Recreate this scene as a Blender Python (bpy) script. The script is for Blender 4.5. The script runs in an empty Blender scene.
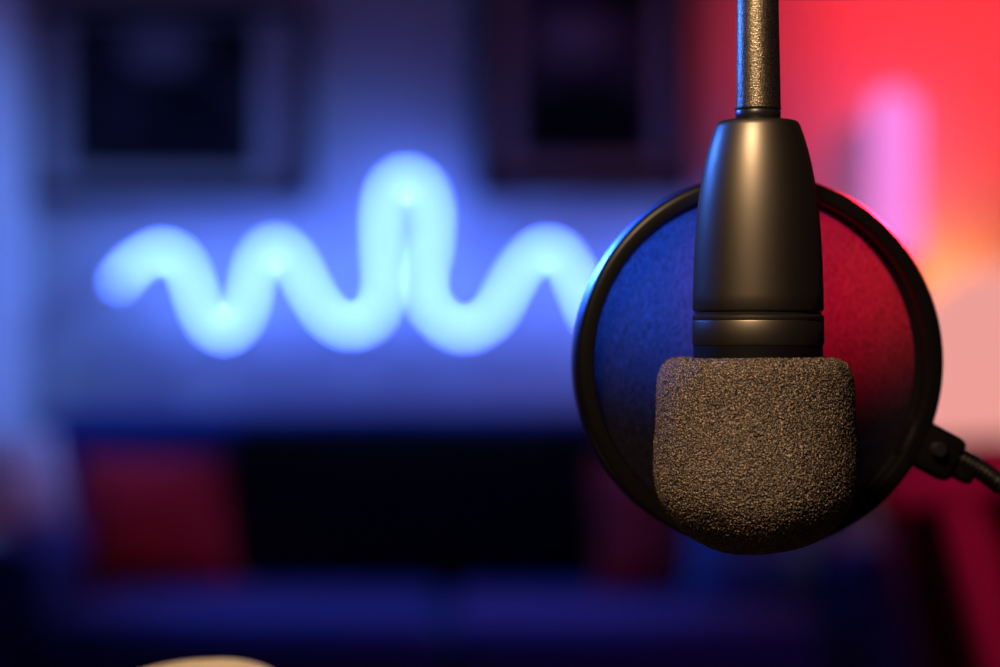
import bpy, bmesh, math, random
from mathutils import Vector, Matrix, Quaternion, noise

random.seed(7)
sc = bpy.context.scene
COL = sc.collection
PI = math.pi
FPX = 85.0 / 36.0 * 1000.0        # focal length in pixels of the 1000 px frame
CAM_Z = 0.95


def P(px, py, d):
    """world point seen at photo pixel (px, py) at depth d in front of the camera"""
    return Vector(((px - 500) * d / FPX, d, CAM_Z - (py - 333.5) * d / FPX))


# ------------------------------------------------------------------ helpers
def link(o, parent=None):
    COL.objects.link(o)
    if parent is not None:
        o.parent = parent
    return o


def obj(name, bm, mat, parent=None, smooth=True, loc=None, rot=None):
    bmesh.ops.recalc_face_normals(bm, faces=bm.faces[:])
    me = bpy.data.meshes.new(name)
    bm.to_mesh(me)
    bm.free()
    if smooth:
        for p in me.polygons:
            p.use_smooth = True
    me.materials.append(mat)
    o = link(bpy.data.objects.new(name, me), parent)
    if loc is not None:
        o.location = loc
    if rot is not None:
        o.rotation_euler = rot
    if smooth:
        try:
            me.set_sharp_from_angle(angle=math.radians(42))
        except Exception:
            pass
    return o


def thing(name, label, cat, loc=(0, 0, 0), rot=(0, 0, 0), group=None):
    o = bpy.data.objects.new(name, None)
    o.empty_display_size = 0.05
    link(o)
    o.location = loc
    o.rotation_euler = rot
    o['label'] = label
    o['category'] = cat
    if group:
        o['group'] = group
    return o


def tag(o, label, cat, group=None):
    o['label'] = label
    o['category'] = cat
    if group:
        o['group'] = group
    return o


def struct(name, bm, mat, **k):
    o = obj(name, bm, mat, **k)
    o['kind'] = 'structure'
    return o


def add_box(bm, x0, x1, y0, y1, z0, z1, bevel=0.0, seg=3):
    b = bmesh.new()
    r = bmesh.ops.create_cube(b, size=1.0)
    for v in b.verts:
        v.co = Vector(((x0 + x1) / 2 + v.co.x * (x1 - x0), (y0 + y1) / 2 + v.co.y * (y1 - y0),
                       (z0 + z1) / 2 + v.co.z * (z1 - z0)))
    if bevel > 0:
        bmesh.ops.bevel(b, geom=b.edges[:], offset=bevel, segments=seg, profile=0.5, affect='EDGES')
    merge(bm, b)
    return bm


def merge(bm, b, mat=None):
    me = bpy.data.meshes.new('tmp')
    b.to_mesh(me)
    b.free()
    if mat is not None:
        me.transform(mat)
    bm.from_mesh(me)
    bpy.data.meshes.remove(me)


def box(x0, x1, y0, y1, z0, z1, bevel=0.0, seg=3):
    return add_box(bmesh.new(), x0, x1, y0, y1, z0, z1, bevel, seg)


def lathe(profile, n=64, axis='Z', closed=False):
    """revolve a list of (radius, height) about the axis; ends at r=0 are welded"""
    bm = bmesh.new()
    rings = []
    for r, h in profile:
        if r < 1e-7:
            rings.append([bm.verts.new((0, 0, h))])
        else:
            rings.append([bm.verts.new((r * math.cos(2 * PI * i / n), r * math.sin(2 * PI * i / n), h)) for i in range(n)])
    pairs = list(zip(rings[:-1], rings[1:]))
    if closed:
        pairs.append((rings[-1], rings[0]))
    for a, b in pairs:
        for i in range(n):
            j = (i + 1) % n
            if len(a) == 1 and len(b) == 1:
                continue
            if len(a) == 1:
                bm.faces.new((a[0], b[i], b[j]))
            elif len(b) == 1:
                bm.faces.new((a[i], a[j], b[0]))
            else:
                bm.faces.new((a[i], a[j], b[j], b[i]))
    if axis == 'Y':
        for v in bm.verts:
            v.co = Vector((v.co.x, v.co.z, v.co.y))
    return bm


def catmull(pts, n=8):
    out = []
    q = [pts[0] + (pts[0] - pts[1])] + list(pts) + [pts[-1] + (pts[-1] - pts[-2])]
    for i in range(1, len(q) - 2):
        p0, p1, p2, p3 = q[i - 1], q[i], q[i + 1], q[i + 2]
        for k in range(n):
            t = k / n
            out.append(0.5 * ((2 * p1) + (p2 - p0) * t + (2 * p0 - 5 * p1 + 4 * p2 - p3) * t * t
                              + (3 * p1 - p0 - 3 * p2 + p3) * t ** 3))
    out.append(q[-2].copy())
    return out


def sweep(pts, rad, n=20, caps='round', bm=None):
    """tube along a list of points; rad a number or a function of 0..1"""
    if bm is None:
        bm = bmesh.new()
    m = len(pts)
    rf = rad if callable(rad) else (lambda t: rad)
    tang = []
    for i in range(m):
        a, b = pts[max(i - 1, 0)], pts[min(i + 1, m - 1)]
        tang.append((b - a).normalized())
    up = Vector((0, 1, 0)) if abs(tang[0].y) < 0.9 else Vector((1, 0, 0))
    nrm = (up - tang[0] * up.dot(tang[0])).normalized()
    rings = []
    specs = []
    r0, r1 = rf(0), rf(1)
    if caps == 'round':
        for k in range(5):
            a = (k + 0.6) / 5.6 * PI / 2
            specs.append((0, -r0 * math.cos(a), math.sin(a)))
    for i in range(m):
        specs.append((i, 0, 1))
    if caps == 'round':
        for k in range(4, -1, -1):
            a = (k + 0.6) / 5.6 * PI / 2
            specs.append((m - 1, r1 * math.cos(a), math.sin(a)))
    last = tang[0]
    for i, off, s in specs:
        t = tang[i]
        q = last.rotation_difference(t)
        nrm = q @ nrm
        nrm = (nrm - t * nrm.dot(t)).normalized()
        last = t
        bi = t.cross(nrm)
        r = rf(i / (m - 1)) * s
        c = pts[i] + t * off
        rings.append([bm.verts.new(c + (nrm * math.cos(2 * PI * k / n) + bi * math.sin(2 * PI * k / n)) * r) for k in range(n)])
    for a, b in zip(rings[:-1], rings[1:]):
        for k in range(n):
            j = (k + 1) % n
            bm.faces.new((a[k], a[j], b[j], b[k]))
    bm.faces.new(rings[0][::-1])
    bm.faces.new(rings[-1])
    return bm


def cushion_bm(w, h, t, n=28, seed=0, pinch=0.06):
    """pillow in the XZ plane (w wide, h tall, t thick), base at z = 0"""
    bm = bmesh.new()
    front, back = {}, {}
    for i in range(n + 1):
        for j in range(n + 1):
            u, v = -1 + 2 * i / n, -1 + 2 * j / n
            th = max(0.0, (1 - abs(u) ** 2.6)) ** 0.55 * max(0.0, (1 - abs(v) ** 2.6)) ** 0.55
            x = u * w / 2 * (1 - pinch * (1 - v * v) * abs(u))
            z = v * h / 2 * (1 - pinch * (1 - u * u) * abs(v))
            nz = noise.noise(Vector((u * 1.7 + seed, v * 1.7, seed * 3.1)))
            th2 = th * (1 + 0.18 * nz)
            edge = i in (0, n) or j in (0, n)
            front[i, j] = bm.verts.new((x, -t / 2 * th2, z + h / 2))
            back[i, j] = front[i, j] if edge else bm.verts.new((x, t / 2 * th2, z + h / 2))
    for i in range(n):
        for j in range(n):
            bm.faces.new((front[i, j], front[i + 1, j], front[i + 1, j + 1], front[i, j + 1]))
            try:
                bm.faces.new((back[i, j], back[i, j + 1], back[i + 1, j + 1], back[i + 1, j]))
            except ValueError:
                pass
    return bm


def piping_bm(w, h, n=28, pinch=0.06, r=0.005):
    pts = []
    def pt(u, v):
        return Vector((u * w / 2 * (1 - pinch * (1 - v * v) * abs(u)), 0, v * h / 2 * (1 - pinch * (1 - u * u) * abs(v)) + h / 2))
    for k in range(n):
        pts.append(pt(-1 + 2 * k / n, -1))
    for k in range(n):
        pts.append(pt(1, -1 + 2 * k / n))
    for k in range(n):
        pts.append(pt(1 - 2 * k / n, 1))
    for k in range(n + 1):
        pts.append(pt(-1, 1 - 2 * k / n))
    return sweep(pts, r, 8, caps='flat')


# ------------------------------------------------------------------ materials
def new_mat(name):
    m = bpy.data.materials.new(name)
    m.use_nodes = True
    nt = m.node_tree
    for n in list(nt.nodes):
        nt.nodes.remove(n)
    out = nt.nodes.new('ShaderNodeOutputMaterial')
    return m, nt, out


def N(nt, kind, **inp):
    n = nt.nodes.new(kind)
    for k, v in inp.items():
        k2 = k.replace('_', ' ')
        if k2 in n.inputs:
            n.inputs[k2].default_value = v
    return n


def rgb(c):
    return (c[0], c[1], c[2], 1)


def pbr(name, col, rough=0.5, spec=0.5, metal=0.0, bump=None, var=None, sheen=0.0, coat=0.0):
    """bump = (scale, strength, distance); var = (scale, second colour)"""
    m, nt, out = new_mat(name)
    b = N(nt, 'ShaderNodeBsdfPrincipled')
    b.inputs['Base Color'].default_value = rgb(col)
    b.inputs['Roughness'].default_value = rough
    b.inputs['Metallic'].default_value = metal
    if metal == 1.0:
        b.inputs['Specular Tint'].default_value = (.15, .15, .15, 1)
    b.inputs['Specular IOR Level'].default_value = spec
    if sheen:
        b.inputs['Sheen Weight'].default_value = sheen
    if coat:
        b.inputs['Coat Weight'].default_value = coat
    tc = N(nt, 'ShaderNodeTexCoord')
    if var:
        nz = N(nt, 'ShaderNodeTexNoise', Scale=var[0], Detail=4.0)
        nt.links.new(tc.outputs['Object'], nz.inputs['Vector'])
        cr = N(nt, 'ShaderNodeValToRGB')
        cr.color_ramp.elements[0].position = 0.35
        cr.color_ramp.elements[1].position = 0.65
        cr.color_ramp.elements[0].color = rgb(col)
        cr.color_ramp.elements[1].color = rgb(var[1])
        nt.links.new(nz.outputs['Fac'], cr.inputs['Fac'])
        nt.links.new(cr.outputs['Color'], b.inputs['Base Color'])
    if bump:
        nz = N(nt, 'ShaderNodeTexNoise', Scale=bump[0], Detail=3.0)
        nt.links.new(tc.outputs['Object'], nz.inputs['Vector'])
        bp = N(nt, 'ShaderNodeBump', Strength=bump[1], Distance=bump[2])
        nt.links.new(nz.outputs['Fac'], bp.inputs['Height'])
        nt.links.new(bp.outputs['Normal'], b.inputs['Normal'])
    nt.links.new(b.outputs['BSDF'], out.inputs['Surface'])
    return m


def emit_mat(name, col, strength, diffuse=None):
    m, nt, out = new_mat(name)
    e = N(nt, 'ShaderNodeEmission', Strength=strength)
    e.inputs['Color'].default_value = rgb(col)
    if diffuse is None:
        nt.links.new(e.outputs['Emission'], out.inputs['Surface'])
    else:
        d = N(nt, 'ShaderNodeBsdfDiffuse')
        d.inputs['Color'].default_value = rgb(diffuse)
        a = N(nt, 'ShaderNodeAddShader')
        nt.links.new(e.outputs['Emission'], a.inputs[0])
        nt.links.new(d.outputs['BSDF'], a.inputs[1])
        nt.links.new(a.outputs['Shader'], out.inputs['Surface'])
    return m


M = {}
M['wall'] = pbr('wall_paint', (0.60, 0.60, 0.60), 0.85, 0.2, bump=(60, 0.15, 0.002))
M['ceiling'] = pbr('ceiling_paint', (0.35, 0.35, 0.36), 0.9, 0.1, bump=(80, 0.1, 0.002))
M['floor'] = pbr('dark_wood_floor', (0.035, 0.02, 0.014), 0.45, 0.4, var=(6, (0.06, 0.035, 0.022)), bump=(30, 0.1, 0.002))
M['navy'] = pbr('navy_upholstery', (0.010, 0.045, 0.27), 0.9, 0.15, bump=(400, 0.3, 0.002), sheen=0.15)
M['black_fabric'] = pbr('black_upholstery', (0.006, 0.006, 0.012), 0.95, 0.1, bump=(400, 0.3, 0.002))
M['red_fabric'] = pbr('red_cushion_fabric', (0.75, 0.04, 0.06), 0.9, 0.15, bump=(350, 0.4, 0.002))
M['pale_fabric'] = pbr('pale_cushion_fabric', (0.6, 0.58, 0.6), 0.9, 0.15, bump=(300, 0.4, 0.002))
M['sky_fabric'] = pbr('blue_cushion_fabric', (0.12, 0.30, 0.80), 0.9, 0.15, bump=(300, 0.4, 0.002))
M['chair_red'] = pbr('red_lacquered_wood', (0.5, 0.06, 0.14), 0.85, 0.15, bump=(20, 0.1, 0.002))
M['chair_fabric'] = pbr('dark_red_seat_fabric', (0.12, 0.012, 0.02), 0.9, 0.15, bump=(300, 0.4, 0.002))
M['dark_wood'] = pbr('dark_frame_wood', (0.018, 0.014, 0.016), 0.5, 0.4, bump=(40, 0.1, 0.002))
M['mat_board'] = pbr('mat_board', (0.60, 0.55, 0.58), 0.9, 0.1, bump=(200, 0.1, 0.001))
M['desk'] = pbr('desk_wood', (0.016, 0.011, 0.008), 0.5, 0.3, var=(8, (0.028, 0.018, 0.012)))
M['metal_black'] = pbr('black_steel', (0.02, 0.02, 0.022), 0.4, 0.5, metal=0.3)
M['cream'] = pbr('cream_plastic', (0.80, 0.68, 0.50), 0.45, 0.4, bump=(300, 0.05, 0.0005))
M['cream_dark'] = pbr('grey_rubber', (0.2, 0.18, 0.16), 0.6, 0.3, bump=(900, 0.2, 0.0004))
M['mic_body'] = pbr('satin_black_metal', (0.165, 0.14, 0.112), 0.43, 0.5, metal=1.0, bump=(2600, 0.10, 0.00006))
M['mic_dark'] = pbr('smooth_black_plastic', (0.010, 0.010, 0.011), 0.35, 0.5, bump=(1500, 0.05, 0.00005))
M['stem'] = pbr('textured_powder_coat', (0.06, 0.05, 0.04), 0.34, 0.6, metal=1.0, bump=(1900, 0.55, 0.0003), var=(2400, (0.75, 0.62, 0.45)))
M['ring'] = pbr('pop_ring_plastic', (0.004, 0.0035, 0.0035), 0.36, 0.22, bump=(900, 0.08, 0.0001))
M['neck'] = pbr('matte_black_rubber', (0.003, 0.003, 0.004), 0.6, 0.12)
M['screw'] = pbr('screw_steel', (0.04, 0.04, 0.04), 0.4, 0.5, metal=0.8)
M['neon'] = emit_mat('neon_glow', (0.086, 0.185, 1.0), 22.5, None)
M['neon_cap'] = pbr('translucent_end_plastic', (0.6, 0.62, 0.66), 0.4, 0.5)
M['clip'] = pbr('clear_clip_plastic', (0.5, 0.5, 0.55), 0.3, 0.5)
M['globe'] = emit_mat('lamp_globe_glow', (1.0, 0.40, 0.35), 0.85, (0.4, 0.35, 0.35))
M['pink_glow'] = emit_mat('pink_led_glow', (1.0, 0.26, 0.84), 0.98, None)


def foam_mat():
    m, nt, out = new_mat('open_cell_foam')
    tc = N(nt, 'ShaderNodeTexCoord')
    v = N(nt, 'ShaderNodeTexVoronoi', Scale=1000.0)
    v.feature = 'F1'
    nz = N(nt, 'ShaderNodeTexNoise', Scale=1900.0, Detail=1.0)
    nt.links.new(tc.outputs['Object'], v.inputs['Vector'])
    nt.links.new(tc.outputs['Object'], nz.inputs['Vector'])
    cr = N(nt, 'ShaderNodeValToRGB')
    e = cr.color_ramp.elements
    e[0].position, e[0].color = 0.46, (0.009, 0.005, 0.004, 1)  # shade in the foam pores, painted as dark colour
    e[1].position, e[1].color = 0.74, (0.44, 0.32, 0.235, 1)
    nt.links.new(nz.outputs['Fac'], cr.inputs['Fac'])
    x3 = e.new(0.82)
    x3.color = (0.95, 0.76, 0.56, 1)  # sparkle glints painted into the foam colour
    b = N(nt, 'ShaderNodeBsdfPrincipled')
    b.inputs['Roughness'].default_value = 0.38
    b.inputs['Specular IOR Level'].default_value = 0.6
    nt.links.new(cr.outputs['Color'], b.inputs['Base Color'])
    bp = N(nt, 'ShaderNodeBump', Strength=1.0, Distance=0.0008)
    nt.links.new(nz.outputs['Fac'], bp.inputs['Height'])
    nt.links.new(bp.outputs['Normal'], b.inputs['Normal'])
    nt.links.new(b.outputs['BSDF'], out.inputs['Surface'])
    return m


def mesh_fabric_mat():
    m, nt, out = new_mat('pop_mesh_fabric')
    tc = N(nt, 'ShaderNodeTexCoord')
    # fine woven nylon: two crossing rib directions, bent by noise
    nz0 = N(nt, 'ShaderNodeTexNoise', Scale=60.0, Detail=2.0)
    nt.links.new(tc.outputs['Object'], nz0.inputs['Vector'])
    mx = N(nt, 'ShaderNodeMixRGB')
    mx.inputs['Fac'].default_value = 0.012
    nt.links.new(tc.outputs['Object'], mx.inputs['Color1'])
    nt.links.new(nz0.outputs['Color'], mx.inputs['Color2'])
    w1 = N(nt, 'ShaderNodeTexNoise', Scale=2300.0, Detail=2.0)
    mp = N(nt, 'ShaderNodeMapping')
    mp.inputs['Rotation'].default_value = (0, 0.6, 0)
    mp.inputs['Scale'].default_value = (1.0, 1.0, 0.14)
    nt.links.new(mx.outputs['Color'], mp.inputs['Vector'])
    nt.links.new(mp.outputs['Vector'], w1.inputs['Vector'])
    cr = N(nt, 'ShaderNodeValToRGB')
    e = cr.color_ramp.elements
    e[0].position, e[0].color = 0.36, (0.040, 0.040, 0.040, 1)
    e[1].position, e[1].color = 0.66, (0.095, 0.095, 0.095, 1)
    nt.links.new(w1.outputs['Fac'], cr.inputs['Fac'])
    bp = N(nt, 'ShaderNodeBump', Strength=0.6, Distance=0.0005)
    nt.links.new(w1.outputs['Fac'], bp.inputs['Height'])
    d = N(nt, 'ShaderNodeBsdfDiffuse')
    dk = N(nt, 'ShaderNodeMixRGB')
    dk.blend_type = 'MULTIPLY'
    dk.inputs['Fac'].default_value = 1.0
    dk.inputs['Color2'].default_value = (0.22, 0.2, 0.22, 1)
    nt.links.new(cr.outputs['Color'], dk.inputs['Color1'])
    nt.links.new(dk.outputs['Color'], d.inputs['Color'])
    t = N(nt, 'ShaderNodeBsdfTranslucent')
    nt.links.new(cr.outputs['Color'], t.inputs['Color'])
    for s in (d, t):
        nt.links.new(bp.outputs['Normal'], s.inputs['Normal'])
    a = N(nt, 'ShaderNodeMixShader')
    a.inputs['Fac'].default_value = 0.6
    nt.links.new(d.outputs['BSDF'], a.inputs[1])
    nt.links.new(t.outputs['BSDF'], a.inputs[2])
    nt.links.new(a.outputs['Shader'], out.inputs['Surface'])
    return m


def picture_mat(name, blobs, base, sky):
    """a soft abstract print: blobs = [(x, z, rx, rz, colour)] in the print's own metres"""
    m, nt, out = new_mat(name)
    tc = N(nt, 'ShaderNodeTexCoord')
    nz = N(nt, 'ShaderNodeTexNoise', Scale=9.0, Detail=4.0)
    nt.links.new(tc.outputs['Object'], nz.inputs['Vector'])
    cr = N(nt, 'ShaderNodeValToRGB')
    cr.color_ramp.elements[0].position = 0.38
    cr.color_ramp.elements[1].position = 0.68
    cr.color_ramp.elements[0].color = rgb(base)
    cr.color_ramp.elements[1].color = rgb(sky)
    nt.links.new(nz.outputs['Fac'], cr.inputs['Fac'])
    cur = cr.outputs['Color']
    for x, z, rx, rz, c in blobs:
        mp = N(nt, 'ShaderNodeMapping')
        mp.inputs['Location'].default_value = (-x / rx, 0, -z / rz)
        mp.inputs['Scale'].default_value = (1 / rx, 0.0, 1 / rz)
        nt.links.new(tc.outputs['Object'], mp.inputs['Vector'])
        g = N(nt, 'ShaderNodeVectorMath')
        g.operation = 'LENGTH'
        nt.links.new(mp.outputs['Vector'], g.inputs[0])
        rr = N(nt, 'ShaderNodeValToRGB')
        rr.color_ramp.elements[0].position = 0.75
        rr.color_ramp.elements[0].color = (1, 1, 1, 1)
        rr.color_ramp.elements[1].position = 1.0
        rr.color_ramp.elements[1].color = (0, 0, 0, 1)
        nt.links.new(g.outputs['Value'], rr.inputs['Fac'])
        mx = N(nt, 'ShaderNodeMixRGB')
        mx.inputs['Color2'].default_value = rgb(c)
        nt.links.new(rr.outputs['Color'], mx.inputs['Fac'])
        nt.links.new(cur, mx.inputs['Color1'])
        cur = mx.outputs['Color']
    b = N(nt, 'ShaderNodeBsdfPrincipled')
    b.inputs['Roughness'].default_value = 0.6
    b.inputs['Specular IOR Level'].default_value = 0.2
    nt.links.new(cur, b.inputs['Base Color'])
    nt.links.new(b.outputs['BSDF'], out.inputs['Surface'])
    return m


M['foam'] = foam_mat()
M['mesh'] = mesh_fabric_mat()

# ------------------------------------------------------------------ the room
WY = 5.40                      # back wall
XL, XR, YF, ZC = -1.07, 2.1, -1.3, 2.6
struct('floor', box(XL - .1, XR + .1, YF - .1, WY + .1, -0.1, 0), M['floor'], smooth=False)
struct('ceiling', box(XL - .1, XR + .1, YF - .1, WY + .1, ZC, ZC + .1), M['ceiling'], smooth=False)
struct('wall_back', box(XL, XR, WY, WY + .1, 0, ZC), M['wall'], smooth=False)
struct('wall_left', box(XL - .1, XL, YF, WY + .1, 0, ZC), M['wall'], smooth=False)
struct('wall_right', box(XR, XR + .1, YF, WY + .1, 0, ZC), M['wall'], smooth=False)
struct('wall_front', box(XL, XR, YF - .1, YF, 0, ZC), M['wall'], smooth=False)
bb = bmesh.new()
add_box(bb, XL, XR, WY - .015, WY, 0, .09, .004)
struct('baseboard_back', bb, M['wall'], smooth=False)

# ------------------------------------------------------------------ framed pictures
def picture(name, label, px0, px1, py0, py1, mat_px, img_px, img_mat):
    k = WY / FPX
    cx, cz = P((px0 + px1) / 2, (py0 + py1) / 2, WY).x, P(0, (py0 + py1) / 2, WY).z
    w, h = (px1 - px0) * k, (py1 - py0) * k
    t = thing(name, label, 'picture', (cx, WY, cz))
    bm = bmesh.new()
    f = mat_px * k
    D = 0.035
    add_box(bm, -w / 2, w / 2, -D, -.001, h / 2 - f, h / 2, .004)
    add_box(bm, -w / 2, w / 2, -D, -.001, -h / 2, -h / 2 + f, .004)
    add_box(bm, -w / 2, -w / 2 + f, -D, -.001, -h / 2 + f, h / 2 - f, .004)
    add_box(bm, w / 2 - f, w / 2, -D, -.001, -h / 2 + f, h / 2 - f, .004)
    obj('frame', bm, M['dark_wood'], t, smooth=False)
    # mat board with a window cut in it
    l, r, top, bot = [v * k for v in img_px]
    x0, x1, z0, z1 = -w / 2 + f, w / 2 - f, -h / 2 + f, h / 2 - f
    a, b, c, d = -w / 2 + l, w / 2 - r, -h / 2 + bot, h / 2 - top
    bm = bmesh.new()
    add_box(bm, x0, x1, -.014, -.008, d, z1)
    add_box(bm, x0, x1, -.014, -.008, z0, c)
    add_box(bm, x0, a, -.014, -.008, c, d)
    add_box(bm, b, x1, -.014, -.008, c, d)
    obj('mat_board', bm, M['mat_board'], t, smooth=False)
    obj('print', box(a, b, -.0079, -.004, c, d), img_mat, t, smooth=False, loc=None)
    return t


k = WY / FPX
pm1 = picture_mat('landscape_print', [
    (.0, -.05, .19, .115, (0.006, 0.006, 0.012)),
    (-.10, .02, .07, .12, (0.02, 0.02, 0.035)),
    (-.02, .12, .10, .06, (0.24, 0.22, 0.26)),
    (.14, .10, .045, .06, (0.004, 0.004, 0.008))], (0.008, 0.008, 0.014), (0.05, 0.045, 0.06))
picture('framed_picture', 'wide dark framed landscape picture with pale mat, left above the glowing tube',
        26, 312, 0, 202, 15, (42, 52, 18, 29), pm1)
pm2 = picture_mat('portrait_print', [
    (0, -.20, .20, .13, (0.004, 0.004, 0.007)),
    (-.02, .02, .10, .07, (0.30, 0.22, 0.28)),
    (.10, .13, .20, .07, (0.012, 0.004, 0.006))], (0.06, 0.045, 0.06), (0.12, 0.09, 0.11))
picture('framed_picture', 'tall dark framed portrait picture hanging directly left of the microphone stem',
        474, 692, -115, 200, 22, (42, 36, 40, 40), pm2)

# ------------------------------------------------------------------ the glowing wave sign
ND = WY - 0.115
npx = [(113, 289), (134, 265), (161, 251), (183, 262), (196, 294), (206, 319), (224, 332), (242, 318), (250, 292),
       (257, 262), (274, 246), (294, 259), (309, 288), (327, 315), (351, 326.5), (376, 314), (385, 283), (383, 250), (383, 212),
       (390, 187), (407, 177), (424, 187), (432, 212), (430, 250), (424, 283), (434, 312), (463, 330), (492, 316),
       (512, 282), (529, 258), (549, 248), (568, 262), (580, 290), (592, 316), (612, 331), (632, 317), (646, 285), (659, 260), (678, 249), (698, 262), (714, 287)]
pts = catmull([P(a, b, ND) for a, b in npx], 8)
for i, p in enumerate(pts):     # the two limbs of the tall loop pass one another
    pass
sign = thing('neon_wave_sign', 'glowing light blue wave shaped tube on the wall above the sofa', 'neon sign', P(388, 340, WY))
NR = 3.4 * ND / FPX
off = sign.location
rel = [p - off for p in pts]
cut = 6
obj('glowing_tube', sweep(rel, NR, 20), M['neon'], sign)
obj('end_cap', sweep(rel[:2], NR * 1.2, 20), M['neon_cap'], sign)
for px, py in ((161, 251), (224, 332), (351, 326), (463, 330), (549, 248)):
    c = P(px, py, ND) - off
    obj('wall_clip', box(c.x - .012, c.x + .012, c.y + NR * .9, -.001, c.z - .02, c.z + .02, .003), M['clip'], sign, smooth=False)

# ------------------------------------------------------------------ sofa
S0, S1 = -1.0, 0.785
sofa = thing('sofa', 'low navy blue sofa with black back cushions below the glowing sign', 'sofa', ((S0 + S1) / 2, 4.75, 0))
ox, oy = (S0 + S1) / 2, 4.75
def sb(x0, x1, y0, y1, z0, z1, bev=.03, seg=5):
    return box(x0 - ox, x1 - ox, y0 - oy, y1 - oy, z0, z1, bev, seg)
obj('base', sb(S0 + .02, S1 - .02, 4.36, 5.20, .10, .27, .02), M['black_fabric'], sofa)
obj('back_frame', sb(S0, S1, 5.06, 5.28, .12, .785, .05), M['navy'], sofa)
obj('armrest', sb(S0 - .0, S0 + .15, 4.36, 5.06, .12, .56, .05), M['navy'], sofa)
obj('armrest', sb(S1 - .15, S1, 4.36, 5.06, .12, .56, .05), M['navy'], sofa)
xm = (S0 + S1) / 2
for a, b in ((S0 + .155, xm - .003), (xm + .003, S1 - .155)):
    obj('seat_cushion', sb(a, b, 4.30, 5.055, .272, .43, .045), M['navy'], sofa)
xb0 = P(222, 0, 4.85).x
xb1 = P(596, 0, 4.85).x
obj('back_cushion', sb(xb0, xb1, 4.88, 5.055, .435, .765, .05), M['black_fabric'], sofa)['label'] = 'black back cushion'
obj('back_cushion', sb(xb1 + .006, S1 - .16, 4.88, 5.055, .435, .765, .05), M['black_fabric'], sofa)['label'] = 'black back cushion'
for x in (S0 + .08, S1 - .08):
    for y in (4.42, 5.14):
        obj('leg', lathe([(0, 0), (.018, 0), (.025, .10), (0, .10)], 16), M['dark_wood'], sofa, loc=(x - ox, y - oy, 0))


def cushion(name, label, px, py_bot, d, w, h, t, mat, lean, yaw, seed, group=None, pinch=.06, roll=0):
    p = P(px, py_bot, d)
    o = thing(name, label, 'cushion', (p.x, d, p.z if py_bot else .432), (lean, roll, yaw))
    obj('cover', cushion_bm(w, h, t, seed=seed, pinch=pinch), mat, o)
    obj('piping', piping_bm(w, h, pinch=pinch, r=.004), mat, o)
    return o


kk = 4.74 / FPX
cushion('cushion', 'square red cushion at the left end of the navy sofa', 155, 0, 4.89, .345, .27, .13, M['red_fabric'], math.radians(-15), 0, 1)
cushion('cushion', 'dark red cushion beside the black back cushion, partly behind the round filter', 660, 0, 4.74, .26, .27, .12, M['red_fabric'], math.radians(-15), math.radians(8), 4)
cushion('cushion', 'blue cushion on the sofa seat showing just below the foam ball', 752, 0, 4.60, .25, .24, .12, M['sky_fabric'], math.radians(-20), math.radians(-6), 6)
pcush = cushion('cushion', 'small pale cushion propped on the left sofa arm against the wall', 22, 0, 4.68, .32, .19, .10, M['pale_fabric'], math.radians(-10), math.radians(68), 9)
pcush.location.z = .563

# ------------------------------------------------------------------ lamps and chair on the right
lb = P(890, 0, 5.325)
lamp = thing('floor_lamp', 'tall slim pink glowing light column standing at the red lit wall', 'lamp', (lb.x, 5.28, 0))
obj('base', lathe([(0, 0), (.11, 0), (.11, .015), (.02, .025), (0, .025)], 40), M['metal_black'], lamp)
ltop = P(0, 92, 5.28).z
obj('light_column', sweep([Vector((0, 0, 1.12)), Vector((0, 0, 1.25)), Vector((0, 0, ltop - .05))], .055, 24), M['pink_glow'], lamp)
obj('pole', lathe([(0, .02), (.016, .02), (.016, 1.06), (.055, 1.075), (.055, 1.12), (0, 1.12)], 32), M['metal_black'], lamp)

# side table + globe lamp
g = P(1006, 372, 4.45)
R = 108 * 4.45 / FPX
tt = g.z - R - .035
tbl = thing('side_table', 'small dark round side table under the pale globe lamp', 'table', (g.x, g.y, 0))
obj('table_top', lathe([(0, tt - .025), (.165, tt - .025), (.17, tt - .015), (.165, tt), (0, tt)], 48), M['dark_wood'], tbl)
for a in (0.3, 0.3 + 2 * PI / 3, 0.3 + 4 * PI / 3):
    obj('leg', sweep([Vector((.1 * math.cos(a), .1 * math.sin(a), tt - .024)), Vector((.15 * math.cos(a), .15 * math.sin(a), .015))],
                     .014, 12), M['dark_wood'], tbl)
gl = thing('globe_lamp', 'large round pinkish white globe lamp at the right edge', 'lamp', (g.x, g.y, tt + .0005))
obj('base', lathe([(0, 0), (.09, 0), (.09, .012), (.05, .03), (.045, .05), (0, .05)], 40), M['metal_black'], gl)
prof = [(R * math.sin(PI * i / 32), R + .035 - R * math.cos(PI * i / 32)) for i in range(33)]
obj('globe_shade', lathe([(max(r, 0), z) for r, z in prof], 64), M['globe'], gl)

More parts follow.
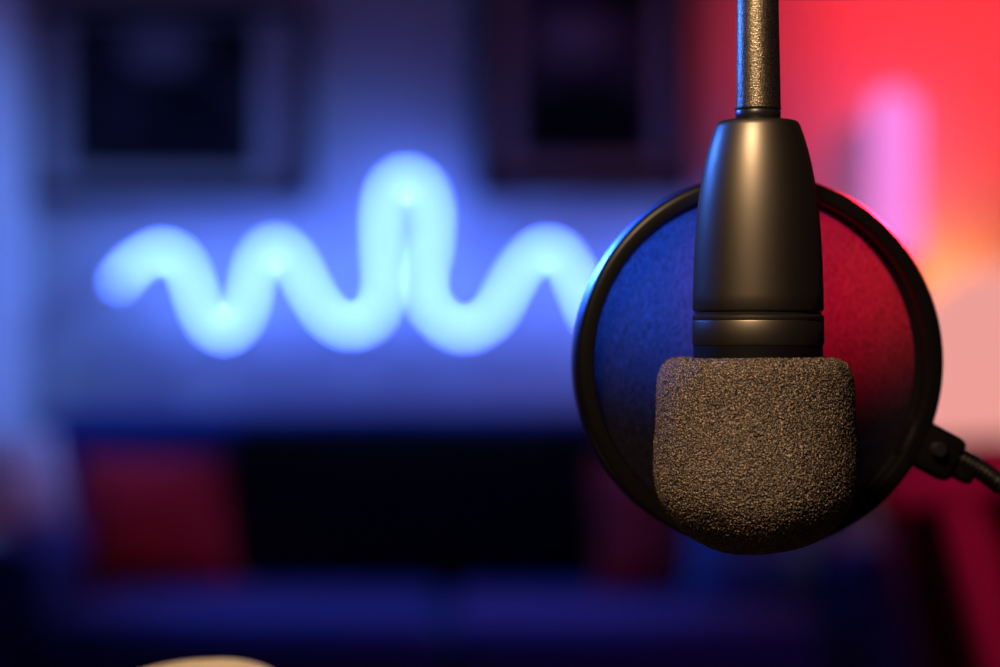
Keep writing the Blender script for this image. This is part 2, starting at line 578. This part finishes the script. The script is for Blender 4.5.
# armchair seen from the side at the lower right
cd = 3.62
def C(px, py, d=cd):
    return P(px, py, d)
ch = thing('armchair', 'red open frame armchair in the lower right corner', 'armchair', (1.0, cd + .3, 0))
co = ch.location
a0, a1 = C(893, 496), C(1085, 476)
for dy in (0.0, .56):
    v = Vector((0, dy, 0))
    arm_pts = [a0 + v - co, (a0 * .6 + a1 * .4) + Vector((0, 0, .008)) + v - co, a1 + v - co]
    bm = sweep(catmull(arm_pts, 6), .036, 20)
    obj('armrest', bm, M['chair_red'], ch)
    f0, f1 = C(948, 498), C(1000, 700)
    dirn = (f1 - f0)
    ft = f0 + dirn * ((f0.z - .005) / (f0.z - f1.z))
    obj('front_leg', sweep([f0 + v - co, (f0 + ft) / 2 + v - co, Vector((ft.x, ft.y, .03)) + v - co], .036, 20), M['chair_red'], ch)
    b0, b1 = C(1085, 476), C(1150, 476)
    obj('rear_leg', sweep([b0 + v - co, Vector((b1.x + .1, b1.y, .03)) + v - co], .034, 20), M['chair_red'], ch)
pl = bmesh.new()
q0, q1, q2, q3 = C(900, 508) - co, C(1088, 492) - co, C(1118, 700) - co, C(930, 700) - co
vs = [pl.verts.new(p + Vector((0, dy_, 0))) for dy_ in (.012, .045) for p in (q0, q1, q2, q3)]
for f_ in ((0, 1, 2, 3), (4, 5, 6, 7), (0, 1, 5, 4), (1, 2, 6, 5), (2, 3, 7, 6), (3, 0, 4, 7)):
    pl.faces.new([vs[i_] for i_ in f_])
obj('gap_fill_panel', pl, M['chair_fabric'], ch, smooth=False)  # panel added to make the gap below the armrest dark
obj('seat', box(.72 - co.x, 1.34 - co.x, cd + .03 - co.y, cd + .53 - co.y, .27, .40, .045, 5), M['chair_fabric'], ch)
bmb = box(-.06, .06, -.25, .25, 0, .58, .045, 5)
obj('backrest', bmb, M['chair_fabric'], ch, loc=(1.32 - co.x, 0.28 + cd - co.y, .40), rot=(0, math.radians(14), 0))

# ------------------------------------------------------------------ desk, mouse
DT = 0.782
desk = thing('desk', 'dark wooden desk below the microphone', 'desk', (0.05, .72, 0))
obj('desk_top', box(-.8, .85, -.37, .37, DT - .03, DT, .004), M['desk'], desk, smooth=False)
for x in (-.74, .79):
    for y in (-.31, .31):
        obj('leg', box(x - .025, x + .025, y - .025, y + .025, 0, DT - .0305, .004), M['metal_black'], desk, smooth=False)
mp = P(222, 0, .92)
mouse = thing('computer_mouse', 'cream coloured computer mouse lying at the bottom left, only its top in view', 'mouse', (mp.x, .92, DT))
bm = bmesh.new()
nu, nv = 40, 24
rows = []
for i in range(nu + 1):
    s = -1 + 2 * i / nu          # along the length, -1 front (left) .. 1 rear (right)
    row = []
    x = -.072 + (.072 + .044) * (i / nu)
    u = x / .072 if x < 0 else x / .044
    top = .0412 * max(0.0, 1 - abs(u) ** 2.1) ** .55
    half = .031 * max(0.0, 1 - abs(s) ** 3.0) ** .5
    for j in range(nv + 1):
        a = PI * j / nv
        row.append(bm.verts.new((x, -half * math.cos(a), top * math.sin(a) ** .8 if 0 < j < nv else 0)))
    rows.append(row)
for r0, r1 in zip(rows[:-1], rows[1:]):
    for j in range(nv):
        bm.faces.new((r0[j], r0[j + 1], r1[j + 1], r1[j]))
    bm.faces.new((r0[0], r1[0], r1[nv], r0[nv]))
bmesh.ops.remove_doubles(bm, verts=bm.verts[:], dist=1e-6)
obj('shell', bm, M['cream'], mouse)
bm = lathe([(0, -.004), (.009, -.004), (.011, -.002), (.011, .002), (.009, .004), (0, .004)], 28, axis='Y')
obj('scroll_wheel', bm, M['cream_dark'], mouse, loc=(-.050, 0, .0205))

# ------------------------------------------------------------------ microphone
MD = 0.80
mk = MD / FPX
mc = P(758, 358, MD)
def prof_px(lst, y0):
    return [(r * mk, (y0 - y) * mk) for r, y in lst]
mic = thing('microphone', 'black studio microphone hanging upside down with a grey brown foam cover', 'microphone', (mc.x, MD, P(0, 553, MD).z))
hz = 553
body = [(0, 120.5), (34, 120.5), (37.5, 121.2), (40.5, 123), (42.5, 127), (46, 137), (50.5, 152), (54.5, 170), (58, 190), (60.8, 212), (62.8, 238),
        (64.2, 265), (65.2, 295), (65.4, 309), (64.6, 311), (0, 311)]
obj('body', lathe(prof_px(body, hz), 128), M['mic_body'], mic)
groove = [(0, 310.5), (63.4, 310.5), (63.4, 315.5), (0, 315.5)]
obj('groove_ring', lathe(prof_px(groove, hz), 128), M['mic_dark'], mic)
grip = [(0, 315), (64.0, 315), (65.6, 316.2), (65.8, 319.5), (65.2, 320.6), (65.6, 321.6), (65.8, 343), (65, 345), (0, 345)]
obj('lower_ring', lathe(prof_px(grip, hz), 128), M['mic_body'], mic)
neck = [(0, 344.5), (64.5, 344.5), (64.5, 362), (0, 362)]
obj('neck', lathe(prof_px(neck, hz), 128), M['neck'], mic)
# open-cell foam: fine lathe, roughened with real bumps
ctrl = [(20, 359.5), (66, 358.6), (76, 358), (84, 359.5), (91, 364.5), (95.5, 373), (98, 387), (99.5, 408), (100.6, 430), (101.2, 455), (101, 472),
        (99.4, 487), (96, 500), (89.5, 513), (79, 526), (64, 538), (44, 547.5), (22, 552), (6, 553)]
cv = [Vector((r, y, 0)) for r, y in ctrl]
fine = catmull(cv, 10)
# respace evenly
tot = [0]
for a, b in zip(fine[:-1], fine[1:]):
    tot.append(tot[-1] + (b - a).length)
NP = 400
ev = []
j = 0
for i in range(NP + 1):
    s = tot[-1] * i / NP
    while j < len(tot) - 2 and tot[j + 1] < s:
        j += 1
    t = (s - tot[j]) / max(1e-9, tot[j + 1] - tot[j])
    ev.append(fine[j].lerp(fine[j + 1], t))
fprof = prof_px([(max(p.x, .01), p.y) for p in ev], hz)
fb = lathe([(0, fprof[0][1])] + fprof + [(0, fprof[-1][1])], 700)
fb.normal_update()
for v in fb.verts:
    q = v.co * 1400.0
    n1 = noise.noise(q) + .5 * noise.noise(q * 2.1 + Vector((9, 3, 1)))
    lump = noise.noise(v.co * 55) * .0006
    v.co += v.normal * (n1 * .00044 + lump)
for v in fb.verts:
    v.co.y *= .85
foam = obj('foam_windscreen', fb, M['foam'], mic, loc=(-.0009, 0, 0))
foam['label'] = 'grey brown open cell foam cover'

# stem / boom arm carrying the microphone
st = thing('boom_stand', 'dark speckled metal arm reaching down from above to the black microphone', 'microphone stand', (mc.x, MD, P(0, 120.5, MD).z))
so = st.location
top = P(755.8, -300, MD) - so
bot = P(758.6, 109, MD) - so
n = 24
path = [bot.lerp(top, i / n) for i in range(n + 1)]
obj('stem', sweep(path, lambda t: (22.3 - 6.0 * t) * mk, 96, caps='flat'), M['stem'], st)
obj('collar', lathe([(0, 0.0002), (21.5 * mk, .0002), (22.6 * mk, 2 * mk), (22.8 * mk, 9 * mk), (22.0 * mk, 10.2 * mk), (23.2 * mk, 11 * mk), (23.2 * mk, 12.5 * mk), (0, 12.5 * mk)], 96), M['mic_dark'], st)
obj('elbow_joint', lathe([(0, -.016), (.017, -.016), (.02, -.013), (.02, .013), (.017, .016), (0, .016)], 40, axis='Y'), M['mic_dark'], st, loc=top + Vector((0, 0, .008)))
e = top + Vector((0, 0, .008))
far = Vector((.72, 0.98, 1.40)) - so
obj('boom_tube', sweep([e, e.lerp(far, .5), far], .011, 24), M['stem'], st)
obj('upright_tube', sweep([far, Vector((.72, .98, 1.1)) - so, Vector((.72, .98, DT + .03)) - so], .012, 24), M['stem'], st)
obj('desk_clamp', box(.68 - so.x, .76 - so.x, .94 - so.y, 1.02 - so.y, DT + .0005 - so.z, DT + .05 - so.z, .006), M['mic_dark'], st)

# ------------------------------------------------------------------ pop filter
PD = 0.843
pk = PD / FPX
pc = P(758.5, 362, PD)
yaw = math.radians(8.5)
pf = thing('pop_filter', 'round black pop filter with mesh screen standing behind the microphone', 'pop filter', (pc.x, pc.y, pc.z), (0, 0, yaw))
RO, RI = 187.5 * pk, 170 * pk
hp = .0070
ringp = [(RI + .0008, -hp), (RO - .0022, -hp), (RO - .0008, -hp + .0006), (RO, -hp + .002), (RO, hp - .002), (RO - .0008, hp - .0006), (RO - .0022, hp),
         (RI + .0008, hp), (RI, hp - .001), (RI, -hp + .001)]
obj('hoop', lathe(ringp, 160, axis='Y', closed=True), M['ring'], pf)
# inner retaining lip
lip = [(RI + .0004, .0016), (RI - .0008, .0018), (RI - .0014, .0026), (RI - .0014, .0042), (RI + .0004, .0048)]
obj('inner_hoop', lathe(lip, 160, axis='Y', closed=True), M['ring'], pf)
def screen(y, bulge):
    pr = [(0.0, y + bulge)]
    for i in range(1, 25):
        r = (RI - .0012) * i / 24
        pr.append((r, y + bulge * (1 - (i / 24) ** 2)))
    return lathe(pr, 128, axis='Y')
obj('mesh_screen', screen(.0034, 0.0), M['mesh'], pf)
# bracket and gooseneck (built in the filter's own frame)
Mi = Matrix.Translation(pc) @ Matrix.Rotation(yaw, 4, 'Z')
Mi = Mi.inverted()
def L(px, py, d=PD + .008):
    return Mi @ P(px, py, d)
ang = math.atan2(-(447 - 362), 925 - 758.5)
br = bmesh.new()
b1 = bmesh.new()
add_box(b1, -.009, .013, -.0055, .0055, -.0085, .0085, .003)
add_box(b1, .010, .021, -.004, .004, -.0055, .0055, .002)
c = L(925, 446)
obj_b = Matrix.Translation(c) @ Matrix.Rotation(-ang, 4, 'Y')
merge(br, b1, obj_b)
bracket = obj('bracket', br, M['ring'], pf)
obj('thumb_screw', lathe([(0, -.0085), (.0022, -.0085), (.003, -.0075), (.003, 0), (0, 0)], 20, axis='Y'), M['screw'], bracket, loc=L(933, 449, PD + .008))
gp = [P(946, 453, PD + .008), P(966, 462, PD + .009), P(985, 473, PD + .010), P(1005, 487, PD + .012), P(1060, 520, PD + .02),
      Vector((.27, .90, .86)), Vector((.33, .92, .835)), Vector((.37, .93, DT + .03))]
gp = [Mi @ p for p in catmull(gp, 60)]
tt_ = [0]
for a, b in zip(gp[:-1], gp[1:]):
    tt_.append(tt_[-1] + (b - a).length)
tot_g = tt_[-1]
obj('gooseneck', sweep(gp, lambda t: .0034 + .0004 * math.sin(t * 420 / 2.2), 20, caps='flat'), M['ring'], pf)
q = Mi @ Vector((.37, .93, DT + .0005))
obj('desk_clamp', box(q.x - .02, q.x + .02, q.y - .02, q.y + .02, q.z, q.z + .035, .004), M['ring'], pf)

# ------------------------------------------------------------------ lights
def aim(o, target):
    d = Vector(target) - o.location
    o.rotation_euler = d.to_track_quat('-Z', 'Y').to_euler()


def spot(name, loc, target, power, col, size_deg, blend=.6, rad=.05):
    l = bpy.data.lights.new(name, 'SPOT')
    l.energy = power
    l.color = col
    l.spot_size = math.radians(size_deg)
    l.spot_blend = blend
    l.shadow_soft_size = rad
    o = link(bpy.data.objects.new(name, l))
    o.location = loc
    aim(o, target)
    return o


def area(name, loc, target, power, col, w, h):
    l = bpy.data.lights.new(name, 'AREA')
    l.energy = power
    l.color = col
    l.shape = 'RECTANGLE'
    l.size = w
    l.size_y = h
    o = link(bpy.data.objects.new(name, l))
    o.location = loc
    aim(o, target)
    return o


spot('warm_key_lamp', (-.20, .14, 1.62), (mc.x - .04, MD, .97), 50, (1, .70, .42), 34, .6, .09)
spot('blue_side_lamp', (-.75, 1.42, 1.38), P(690, 110, .80), 70, (.04, .17, 1), 10, .8, .04)
spot('blue_mesh_fill', (-.55, 2.0, 1.40), P(652, 255, PD), 760, (.02, .10, 1), 3.9, 1.0, .02)  # added unseen light, puts the blue patch on the mesh screen
spot('red_mesh_fill', (.75, 2.1, 1.45), P(852, 262, PD), 1050, (1, .005, .02), 3.6, 1.0, .02)  # added unseen light, puts the red patch on the mesh screen
spot('red_wall_lamp', (1.38, 4.2, 2.05), (1.08, WY, 1.68), 165, (1, .018, .018), 51, 1.0, .10)
spot('red_chair_fill', (1.7, 2.9, 1.7), C(960, 560), 55, (1, .06, .30), 40, .8, .10)  # added unseen light to redden the armchair
spot('red_sofa_fill', (1.9, 3.0, 1.9), (-.78, 4.75, .55), 26, (1, .10, .06), 13, .9, .10)  # added unseen light to brighten the left red cushion
spot('blue_left_wall_fill', (1.3, 4.72, 2.2), (XL, 5.1, 1.0), 220, (.12, .29, 1), 30, .9, .06)  # added unseen light, aimed across the room to brighten the left wall
spot('blue_seat_fill', (-.15, 4.42, 2.52), (-.15, 4.58, .43), 64, (.01, .28, 1), 38, .7, .05)  # added unseen light from above, brightens the sofa seat
gpl = bpy.data.lights.new('orange_wall_fill', 'POINT')  # added light hidden behind the globe, tints the back wall orange
gpl.energy = 3.0
gpl.color = (1, .30, .05)
gpl.shadow_soft_size = .05
o = link(bpy.data.objects.new('orange_wall_fill', gpl))
o.location = (1.02, 5.26, 1.02)

w = bpy.data.worlds.new('World')
sc.world = w
w.use_nodes = True
w.node_tree.nodes['Background'].inputs['Color'].default_value = (0.006, 0.006, 0.012, 1)

# ------------------------------------------------------------------ camera
cam = bpy.data.cameras.new('Camera')
cam.lens = 85
cam.sensor_width = 36
cam.clip_start = .02
cam.dof.use_dof = True
cam.dof.focus_distance = .784
cam.dof.aperture_fstop = 4.2
co_ = link(bpy.data.objects.new('Camera', cam))
co_.location = (0, 0, CAM_Z)
co_.rotation_euler = (PI / 2, 0, 0)
sc.camera = co_
sc.view_settings.view_transform = 'Standard'
sc.view_settings.look = 'None'
sc.view_settings.gamma = 1
sc.view_settings.exposure = 0
sc.view_settings.use_curve_mapping = False
